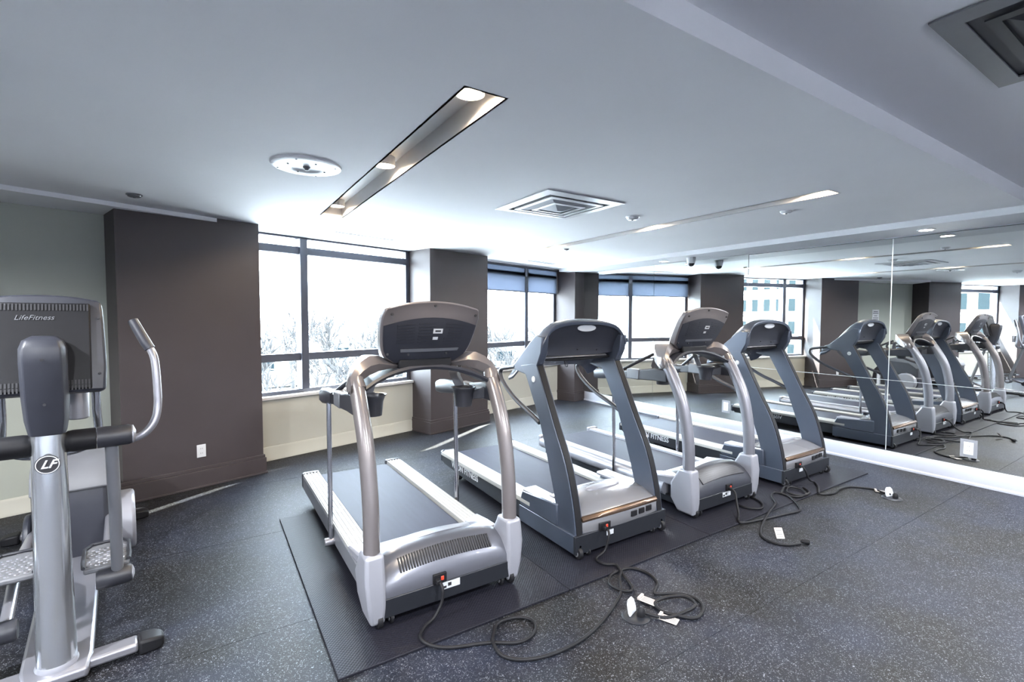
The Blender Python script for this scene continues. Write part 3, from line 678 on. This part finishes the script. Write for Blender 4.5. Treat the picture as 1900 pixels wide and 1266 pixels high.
    for y in ysl:
        r = []
        hw_ = .402
        for i in range(nx+1):
            u = -1+2*i/nx; x = u*hw_; z = zt(u, y)-.085*max(0, (abs(u)-.6)/.4)**3
            r.append((x, y, z))
        for i in range(nx, -1, -1):
            u = -1+2*i/nx; r.append((u*(hw_-.004), y+.006, zt(u, y)-.085*max(0, (abs(u)-.6)/.4)**3-.030))
        rg.append(r)
    sh = MB().loft(rg).build('console', 'bluegrey', o, bevel=.006, ang=45)
    for s in (-1, 1):     # side wings down to the uprights
        def wing(x): return [(x, .395, 1.405), (x, .41, 1.29), (x, .462, 1.196), (x, .60, 1.122), (x, .70, 1.136), (x, .78, 1.152), (x, .815, 1.158), (x, .81, 1.176), (x, .75, 1.200), (x, .66, 1.275), (x, .55, 1.365), (x, .47, 1.415)]
        MB().loft([wing(s*.404), wing(s*.392), wing(s*.345)]).build('side_wing', 'bluegrey', sh, bevel=.008, ang=50)
    # concave back panel
    def bpf(u, v): 
        uu = -1+2*u; zb = 1.255+.012*uu*uu; z1 = zt(uu*.9, .40)-.028
        return (uu*.345, .425+.10*math.sin(v*1.5)*(1-.15*uu*uu)-.012, z1+(zb-z1)*v)
    A = MB(); f1 = [[bpf(i/14, j/8) for i in range(15)] for j in range(9)]; f2_ = [[(x, y+.03, z) for x, y, z in r] for r in f1]
    A.loft([f1[j]+f2_[j][::-1] for j in range(9)]); bp = A.build('back_panel', 'charcoal', sh, ang=50)
    eb = MB().lathe([(.0001, -.012), (.075, -.010), (.085, -.004), (.086, .004)], 32).build('emblem', 'label', bp, loc=(.02, .425, 1.462)); eb.rotation_euler = (R(90+12), 0, 0); eb.scale = (1.02, .30, 1)
    e2 = MB().lathe([(.0001, -.013), (.06, -.0125), (.0605, -.0105)], 28).build('emblem_print', 'grey_plastic', eb); e2.scale = (1, .35, 1); e2.location.z = 0
    MB().loft([[(-.30, .50, 1.245), (.30, .50, 1.245), (.30, .53, 1.262), (-.30, .53, 1.262)], [(-.28, .60, 1.215), (.28, .60, 1.215), (.28, .62, 1.24), (-.28, .62, 1.24)], [(-.26, .74, 1.205), (.26, .74, 1.205), (.26, .75, 1.225), (-.26, .75, 1.225)]]).build('console_tray', 'hoodsilver', sh, bevel=.006)
    T([(-.34, .53, 1.235), (-.1, .54, 1.225), (.1, .54, 1.225), (.34, .53, 1.235)], .011, smooth=4).build('grip_bar', 'black', sh)
    for (x, z) in ((-.19, 1.36), (0, 1.30), (.2, 1.40), (.19, 1.29)): MB().lathe([(.0001, -.004), (.005, -.004), (.005, .01)], 8, (x, .50 if z < 1.38 else .47, z), 'y').build('screw_hole', 'ink', bp)
    for s in (-1, 1): MB().lathe([(.0001, -.012), (.008, -.012), (.008, .006)], 10, (s*.378, .482, 1.175), 'y').build('bolt', 'ink', sh)
    T([(-.04, .62, 1.22), (-.042, .60, 1.17), (-.02, .60, 1.165), (-.018, .62, 1.215)], .003, smooth=3, n=6).build('safety_clip', 'ink', sh)
    return o

lf_treadmill(1.062, 'silver-taupe treadmill with slotted motor hood nearest the elliptical trainer', 'slot')
vision_treadmill(2.333, 'blue-grey treadmill with domed console, second from the left of the row')
lf_treadmill(3.486, 'silver treadmill with perforated hood grille between the two blue-grey treadmills', 'mesh')
vision_treadmill(4.760, 'blue-grey treadmill closest to the mirror')

# ------------------------------------------------------------------ elliptical trainers
def elliptical(loc, rz, label):
    o = thing('elliptical_trainer', label, 'elliptical', loc, rz, 'elliptical trainers')
    MB().loft([[(-.10, -.10, .015), (.10, -.10, .015), (.10, -.10, .06), (-.10, -.10, .06)], [(-.115, .0, .015), (.115, .0, .015), (.115, .0, .075), (-.115, .0, .075)], [(-.125, 1.2, .015), (.125, 1.2, .015), (.125, 1.2, .085), (-.125, 1.2, .085)], [(-.11, 1.95, .015), (.11, 1.95, .015), (.11, 1.95, .08), (-.11, 1.95, .08)]]).build('base_rail', 'silver', o, bevel=.012)
    for nm, y, hw, m in (('front_stabilizer', -.01, .27, 'silver'), ('rear_stabilizer', 1.90, .30, 'silver')):
        st = B(-hw, hw, y-.045, y+.045, .018, .062).build(nm, m, o, bevel=.012)
        for s in (-1, 1):
            MB().loft([[(s*hw, y-.052, .0), (s*hw, y+.052, .0), (s*hw, y+.052, .068), (s*hw, y-.052, .068)], [(s*(hw+.06), y-.05, .0), (s*(hw+.06), y+.05, .0), (s*(hw+.06), y+.05, .064), (s*(hw+.06), y-.05, .064)], [(s*(hw+.095), y-.03, .0), (s*(hw+.095), y+.03, .0), (s*(hw+.095), y+.03, .05), (s*(hw+.095), y-.03, .05)]]).build('end_cap', 'black', st, bevel=.012)
    T([(0, -.005, .05), (0, .0, .5), (0, .02, 1.075)], [.066, .060, .054], n=32).build('column', 'alu', o)
    MB().lathe([(.070, .0), (.072, .015), (.066, .03)], 28, (0, -.005, .055)).build('column_collar', 'bright', o)
    lg = MB().lathe([(.0001, -.004), (.034, -.004), (.039, -.002), (.039, .004)], 32).build('logo_disc', 'ink', o, loc=(0, -.0555, .940)); lg.rotation_euler = (0, 0, 0)
    # disc facing -y
    lg.data.transform(Matrix.Rotation(R(-90), 4, 'X')) if False else lg.data.transform(Matrix.Rotation(R(90), 4, 'X'))
    for v in lg.data.vertices: v.co.y += 0
    MB().lathe([(.0335, -.0055), (.0365, -.0055), (.0365, -.003), (.0335, -.003)], 32, (0, 0, 0), 'y', cap=False).build('logo_ring', 'label', lg)
    text('logo_letters', 'LF', .046, 'label', lg, (0, -.0050, 0), (R(90), 0, 0), ext=.001, shear=.45, bold=.001)
    # neck cover and console
    def neck(z, y, hw, d0, d1): return [(-hw, y-d0*.55, z), (-hw*.8, y-d0*.92, z), (-hw*.4, y-d0, z), (hw*.4, y-d0, z), (hw*.8, y-d0*.92, z), (hw, y-d0*.55, z), (hw, y+d1, z), (-hw, y+d1, z)]
    nk = MB().loft([neck(1.055, .02, .056, .058, .05), neck(1.12, .01, .066, .066, .06), neck(1.22, -.015, .070, .068, .07), neck(1.36, -.045, .070, .066, .08), neck(1.42, -.055, .068, .062, .08), neck(1.452, -.055, .058, .045, .08), neck(1.468, -.05, .035, .02, .07)]).build('neck_cover', 'charcoal', o, bevel=.004, ang=35)
    for z, y in ((1.375, -.115), (1.19, -.077)): MB().lathe([(.0001, -.003), (.0055, -.003), (.0055, .004)], 10, (0, y, z), 'y').build('screw_hole', 'ink', nk)
    cn = thing('console', None, None); cn.parent = o; cn.scale = (.95, 1, 1); cn.location = (-.012, .065, 1.42); cn.rotation_euler = (R(-14), 0, 0)
    sh = MB()
    rg = []
    for j, (z, hw) in enumerate(((-.205, .190), (-.195, .212), (-.10, .218), (.10, .212), (.19, .206), (.205, .19))):
        r = []
        for i in range(13):
            u = -1+2*i/12; zz = z+(.018*(1-u*u) if z > .15 else -.004*(1-u*u)*0)
            r.append((u*hw, -.012-.016*(1-u**4), zz))
        for i in range(12, -1, -1):
            u = -1+2*i/12; zz = z+(.018*(1-u*u) if z > .15 else 0); r.append((u*hw, .045, zz))
        rg.append(r)
    MB().loft(rg).build('console_shell', 'charcoal', cn, bevel=.012, ang=45)
    B(-.165, .165, -.034, -.02, -.196, .185).build('back_cover', 'black', cn, bevel=.008)
    for i in range(28):
        x = -.155+i*.0115; B(x-.0028, x+.0028, -.0365, -.030, .150, .178).build('vent_slot', 'ink', cn)
        for z in (-.165, -.188): B(x-.0028, x+.0028, -.0365, -.030, z-.010, z+.010).build('vent_slot', 'ink', cn) if abs(x) > .05 else None
    text('lettering', 'LifeFitness', .030, 'grey_plastic', cn, (-.02, -.0355, .118), (R(90), 0, 0), ext=.0008, shear=.35)['kind'] = 'stuff'
    for s in (-1, 1):
        for z in (.12, -.13): MB().lathe([(.0001, -.003), (.005, -.003), (.005, .01)], 8, (s*.192, -.022, z), 'y').build('screw_hole', 'ink', cn)
    B(-.17, .17, .045, .050, -.15, .16).build('screen', 'screen', cn)
    for s in (-1, 1):
        # pivot sleeve
        sl_ = MB().lathe([(.030, s*.045), (.044, s*.058), (.047, s*.075), (.047, s*.150)], 26, (0, .03, 1.01), 'x').build('pivot_sleeve', 'black', o)
        MB().lathe([(.047, s*.153), (.046, s*.262), (.040, s*.275), (.018, s*.282)], 26, (0, .03, 1.01), 'x').build('arm_hub', 'dark_plastic', sl_)
        MB().lathe([(.041, s*.262), (.041, s*.278), (.016, s*.288)], 22, (0, .03, 1.01), 'x').build('hub_cap', 'bright', sl_)
        dy = .04 if s > 0 else -.03
        T([(s*.270, .03, .985), (s*.315, .02, 1.005), (s*.355, .03, 1.055), (s*.372, .05, 1.13), (s*.372, .07, 1.25), (s*.366, .09, 1.35), (s*.350, .11, 1.40)], .0165, n=14, smooth=6).build('moving_handle', 'silver', o)
        T([(s*.352, .108, 1.395), (s*.335, .12, 1.43), (s*.292, .16, 1.53)], [.0215, .0225, .0215], n=16, smooth=4).build('handle_grip', 'charcoal', o)
        yb, zb = (.25, .285) if s > 0 else (.12, .22)
        T([(s*.200, .04, .98), (s*.205, (.04+yb)/2, .64), (s*.205, yb, zb)], .024, n=16).build('arm_link', 'grey_plastic', o)
        jt = MB().lathe([(.040, s*.125), (.046, s*.135), (.046, s*.245), (.040, s*.258), (.02, s*.262)], 22, (0, yb, zb-.01), 'x').build('link_joint', 'dark_plastic', o)
        MB().lathe([(.034, s*.250), (.034, s*.263), (.012, s*.27)], 18, (0, yb, zb-.01), 'x').build('joint_cap', 'bright', jt)
        yp, zp = (.46, .315) if s > 0 else (.42, .375)
        T([(s*.165, yb, zb-.01), (s*.165, yp+.1, zp-.035), (s*.175, 1.35, .30 if s > 0 else .24)], .022, n=12).build('pedal_bar', 'silver', o)
        pd = MB().prism([(-.085, -.19), (.085, -.19), (.09, -.10), (.09, .12), (.06, .19), (-.06, .19), (-.09, .12), (-.09, -.10)], -.022, .004, 'z').build('pedal', 'grey_plastic', o, bevel=.008, loc=(s*.165, yp, zp)); pd.rotation_euler.x = R(-4)
        rim = [(-.085, -.19), (-.09, -.10), (-.09, .12), (-.06, .19), (.06, .19), (.09, .12), (.09, -.10), (.085, -.19)]
        MB().tube([(x, y, .012) for x, y in rim], .008, n=8).build('pedal_rim', 'dark_plastic', pd)
        for i in range(5):
            for j in range(8):
                x, y = -.062+i*.031+(.006 if j % 2 else -.006), -.15+j*.036
                MB().lathe([(.011, .003), (.009, .0075), (.0001, .0085)], 8, (x, y, 0)).build('tread_stud', 'silver', pd)
        # crank cover disc
        cr, cx0, cx1 = (.20, .205, .30) if s > 0 else (.15, .18, .215)
        MB().prism([(1.30+cr*math.cos(k*math.pi/8), .21+(cr-.01)*math.sin(k*math.pi/8)) for k in range(16)], min(s*cx0, s*cx1), max(s*cx0, s*cx1), 'x').build('crank_cover', 'bright' if s > 0 else 'charcoal', o, bevel=.02 if s > 0 else .012, ang=60)
        T([(s*.150, .15, 1.30), (s*.152, .17, 1.12), (s*.152, .17, .99), (s*.10, .10, .96), (s*.03, .04, .96)], .0165, smooth=4, n=16).build('fixed_handle', 'chrome', o)
    MB().lathe([(.034, -.075), (.040, -.07), (.042, .05), (.040, .055), (.036, .05), (.034, -.06), (.0001, -.06)], 22, (.085, .22, 1.15)).build('cup_holder', 'bright', o)
    # rear drive housing
    hs = [(1.16, .05), (1.12, .14), (1.12, .50), (1.17, .60), (1.30, .68), (1.55, .70), (1.80, .62), (1.98, .42), (2.02, .20), (2.00, .05)]
    MB().loft([[(x, y, z) for y, z in hs] for x in (-.17, -.10, .10, .17)]).build('drive_housing', 'charcoal', o, bevel=.025, seg=3)
    MB().loft([[(x, y, z) for y, z in ((1.105, .50), (1.155, .612), (1.295, .695), (1.55, .715), (1.70, .675), (1.70, .63), (1.30, .60), (1.15, .49))] for x in (-.175, .175)]).build('housing_cap', 'grey_plastic', o, bevel=.012)
    return o
elliptical((-.562, 2.79, 0), R(7), 'tall silver-column elliptical trainer at the left edge of the photo')
elliptical((-2.05, 2.55, 0), R(7), 'second elliptical trainer further left, seen in the mirror')

# ------------------------------------------------------------------ cords and floor outlets
def cord(label, path, r=.0085):
    o = T(path, r, n=8, smooth=5).build('power_cord', 'black', None, ang=80); tag(o, label, 'cord', 'treadmill power cords'); return o
z0 = .0095; zm = .023
def lift(pts, z=z0): return [(p[0], p[1], p[2] if len(p) > 2 else z) for p in pts]
cord('black cord looping on the floor from the treadmill nearest the elliptical', lift([(.985, 2.298, .172), (.985, 2.27, .150), (.975, 2.262, .09), (.93, 2.25, .035), (.87, 2.225, zm), (.82, 2.16, zm), (.84, 2.085, .02), (.92, 2.03), (1.078, 1.965), (1.195, 1.89), (1.274, 1.89), (1.336, 1.936), (1.349, 2.0), (1.297, 2.055, .010), (1.196, 2.064, .012), (1.136, 2.003, .016), (1.093, 1.937, .020), (1.095, 1.845), (1.173, 1.768), (1.304, 1.732), (1.473, 1.738), (1.636, 1.785), (1.80, 1.86), (1.915, 1.93), (1.99, 2.02, .022), (2.06, 2.075, .024)]))
cord('black cord in two coils in front of the nearest blue-grey treadmill', lift([(2.143, 2.285, .178), (2.13, 2.262, .15), (2.10, 2.265, .06), (2.03, 2.27, zm), (2.03, 2.19, zm), (2.082, 2.145, zm), (2.05, 2.06, .018), (1.995, 1.92, .009), (1.93, 1.915, .016), (1.909, 2.01, .012), (1.986, 2.09), (2.077, 2.10), (2.147, 2.085), (2.185, 2.02), (2.185, 1.944), (2.15, 1.875), (2.08, 1.83, .012), (2.06, 1.80, .014), (2.173, 1.738), (2.21, 1.655), (2.18, 1.586), (2.10, 1.545), (2.045, 1.555), (2.00, 1.615), (1.965, 1.68), (1.985, 1.745, .014), (2.08, 1.745, .016), (2.165, 1.69, .02), (2.15, 1.61, .02), (2.06, 1.60, .018), (1.94, 1.63), (1.87, 1.70, .02), (1.845, 1.725, .03)]))
cord('black cord of the middle silver treadmill with a tag and a loose plug', lift([(3.50, 2.298, .172), (3.50, 2.268, .150), (3.47, 2.235, .09), (3.40, 2.17, .03), (3.32, 2.12, zm), (3.33, 2.085, .016), (3.543, 2.045), (3.75, 2.01), (3.93, 1.983), (4.04, 2.05), (4.12, 2.15, .022), (4.157, 2.229, zm), (4.12, 2.30, zm), (4.0, 2.25, zm), (3.90, 2.16, zm), (3.72, 2.10, .022), (3.60, 2.06, .018), (3.40, 1.985), (3.252, 1.897), (3.215, 1.80), (3.26, 1.72), (3.36, 1.68)]))
cord('black cord of the treadmill by the mirror running to the floor outlet', lift([(4.57, 2.285, .178), (4.57, 2.262, .15), (4.62, 2.25, .06), (4.70, 2.24, zm), (4.60, 2.16, zm), (4.45, 2.075, .014), (4.576, 2.02), (4.72, 2.04), (4.86, 2.03), (4.957, 1.948), (4.99, 1.86), (4.93, 1.75, .02), (4.91, 1.715, .03)]))
cord('tangled bundle of spare cord under the treadmill by the mirror', lift([(4.44, 2.34, zm), (4.35, 2.31, .03), (4.26, 2.286, .05), (4.16, 2.25, zm), (4.16, 2.17, zm), (4.22, 2.12, .022), (4.32, 2.13, .026), (4.38, 2.20, .03), (4.34, 2.28, .036), (4.22, 2.24, .034), (4.20, 2.16, .03), (4.28, 2.11, .028), (4.40, 2.14, zm), (4.46, 2.22, zm)]))
cord('black cord lying under the front of the middle silver treadmill', lift([(3.86, 2.35, zm), (3.80, 2.22, zm), (3.68, 2.16, zm), (3.60, 2.24, zm), (3.62, 2.33, zm)]))

def cord_tag(lb, x, y, rz, z=.012, stand=0):
    o = thing('cord_tag', lb, 'tag', (x, y, z), rz, 'paper tags on the cords')
    if stand:
        B(-.028, .028, -.0008, .0008, 0, .075).build('card', 'paper', o)
        for k in range(4): B(-.02, .02, -.0014, -.0008, .015+k*.013, .019+k*.013).build('print_line', 'grey_plastic', o)
        o.rotation_euler = (R(-40), 0, rz)
    else:
        B(-.05, .05, -.027, .027, 0, .0016).build('card', 'paper', o)
        for k in range(4): B(-.03, .04, -.018+k*.011, -.014+k*.011, .0016, .0021).build('print_line', 'grey_plastic', o)
        B(-.05, -.035, -.027, .027, .0016, .012).build('fold', 'paper', o)
    return o
cord_tag('paper tag clipped to the coiled cord, nearer the treadmill', 1.972, 1.785, R(-72), .012)
cord_tag('paper tag lying on the floor right of the round floor outlet', 1.946, 1.622, R(-68), .004)
cord_tag('pale paper tag on the cord with the loose plug', 3.31, 1.79, R(-35), .014, 1)
cord_tag('white tag on the cord by the far floor outlet', 4.99, 1.81, R(-60), .010)

def floor_outlet(lb, x, y, rz):
    o = thing('floor_outlet', lb, 'floor outlet', (x, y, 0), rz, 'round floor outlets')
    MB().lathe([(.074, 0), (.074, .004), (.068, .008), (.045, .009), (.0001, .009)], 32).build('base_disc', 'plate', o)
    lid = MB().prism([(-.036, .0), (.036, .0), (.042, .02), (.036, .06), (.02, .078), (-.02, .078), (-.036, .06), (-.042, .02)], -.004, .004, 'y').build('flip_lid', 'label', o, bevel=.002, loc=(-.012, .012, .010)); lid.rotation_euler = (R(-14), 0, R(40))
    pl = MB().lathe([(.0001, .0), (.020, .0), (.022, .012), (.019, .034), (.010, .045), (.0001, .046)], 16, (.022, -.012, .009)).build('plug', 'black', o)
    MB().lathe([(.0001, .046), (.006, .047), (.0065, .040)], 10, (.022, -.012, .009)).build('plug_tip', 'chrome', pl)
    return o
floor_outlet('round floor outlet with open lid and plug beside the coiled cord', 1.828, 1.733, R(-20))
floor_outlet('round floor outlet with plug nearest the mirror', 4.905, 1.70, R(-60))
pg = thing('loose_plug', 'black plug lying loose at the end of the tagged cord', 'plug', (3.40, 1.665, .018), R(-55))
MB().lathe([(.008, -.035), (.014, -.02), (.017, .0), (.017, .018), (.013, .022)], 14, (0, 0, 0), 'x').build('body', 'black', pg)
for s in (-1, 1): B(.02, .042, s*.006-.001, s*.006+.001, -.004, .004).build('prong', 'chrome', pg)

# ------------------------------------------------------------------ outside
GZ = -4.2
gr = MB()
gr.grid(lambda u, v: (-80+u*190, 7+v*120, GZ+.35*math.sin(u*37)*math.sin(v*23)), 24, 16)
o = gr.build('snow_ground', 'snow'); tag(o, 'snow covered ground outside the windows', None, None, 'structure')
def tree(x, y, h, lb, seed):
    rnd = random.Random(seed); mb = MB()
    def branch(p, d, L, r, lev):
        q = p+d*L*.5+Vector((rnd.uniform(-1, 1), rnd.uniform(-1, 1), 0))*L*.06; e = p+d*L
        mb.tube([p, q, e], [max(r, .03), max(r*.8, .028), max(r*.6, .022)], n=5 if lev < 2 else 3, cap=False)
        if lev >= 4: return
        for k in range(4 if lev < 3 else 3):
            t = rnd.uniform(.45, 1); a = rnd.uniform(0, 2*math.pi); sp = rnd.uniform(.35, .8)
            side = d.orthogonal().normalized(); side.rotate(Matrix.Rotation(a, 3, d))
            nd = (d*math.cos(sp)+side*math.sin(sp)+Vector((0, 0, .15))).normalized()
            branch(p+d*L*t, nd, L*rnd.uniform(.55, .75), r*.55, lev+1)
    base = Vector((0, 0, 0)); branch(base, Vector((0, 0, 1)), h*.36, h*.016, 0)
    o = mb.build('bare_tree', 'bark', None, loc=(x, y, GZ)); tag(o, lb, 'tree', 'bare winter trees outside')
def outp(px_s, dist): return WP(px_s, 5.5)+(WP(px_s, 5.5)).normalized()*dist
tn = 0
for s_, dist, h in ((2.15, 16, 6.6), (2.45, 26, 8.2), (2.75, 21, 7.4), (3.0, 30, 8.8), (3.25, 14, 6.4), (3.5, 22, 7.6), (3.8, 17, 6.4), (3.95, 28, 8.6), (5.75, 17, 7.0), (6.2, 26, 7.2), (6.8, 20, 6.0), (7.2, 28, 6.6)):
    p = outp(s_, dist); tn += 1
    tree(p.x, p.y, h, '%s bare winter tree from the left outside the %s' % ((ORD[tn-1], 'bright window') if s_ < 4.5 else (ORD[tn-9], 'window with the blind')), tn)
def house(x, y, wv, d, h, rz, lb, rf='snow'):
    o = thing('house', lb, 'house', (x, y, GZ), rz)
    B(-wv/2, wv/2, -d/2, d/2, 0, h).build('wall', 'bwall', o)
    MB().prism([(-wv/2-.4, h-.1), (wv/2+.4, h-.1), (0, h+wv*.3)], -d/2-.3, d/2+.3, 'y').build('roof', rf, o)
    for k in range(3):
        x0 = -wv*.36+k*wv*.28; f = B(x0, x0+wv*.14, -d/2-.05, -d/2, h*.45, h*.8).build('window', 'bwin', o)
p = outp(2.3, 42); house(p.x-2, p.y, 9, 7, 3.0, R(15), 'snow roofed house outside the left pane of the bright window')
p = outp(3.3, 52); house(p.x, p.y, 11, 7, 3.2, R(5), 'low house behind the trees outside the bright window', 'roof')
p = outp(6.6, 46); house(p.x, p.y, 12, 7, 2.8, R(-20), 'low house outside the window with the blind', 'roof')
fc = thing('fence', 'white rail fence outside the bright window', 'fence', outp(2.3, 11)+Vector((0, 0, GZ)), R(10))
for k in range(7): B(-.06+k*1.5-4, .06+k*1.5-4, -.06, .06, 0, 3.2).build('post', 'white', fc)
for z in (2.2, 2.6, 3.0): B(-4, 5, -.03, .03, z-.05, z+.05).build('rail', 'white', fc)
bd = thing('office_building', 'pale building with rows of windows, seen through the windows in the mirror', 'building', (-46, 18, GZ), 0)
B(-10, 0, -16, 26, 0, 17).build('wall', 'bwall', bd)
for r_ in range(6):
    for c in range(26):
        y = -14+c*1.55; z = 1.2+r_*2.7
        f = B(-.1, .02, y, y+.8, z, z+1.5).build('window', 'bwin', bd)
        if False: pass
for r_ in range(6): B(0, .25, -16, 26, .75+r_*2.7, 1.0+r_*2.7).build('ledge', 'white', bd)
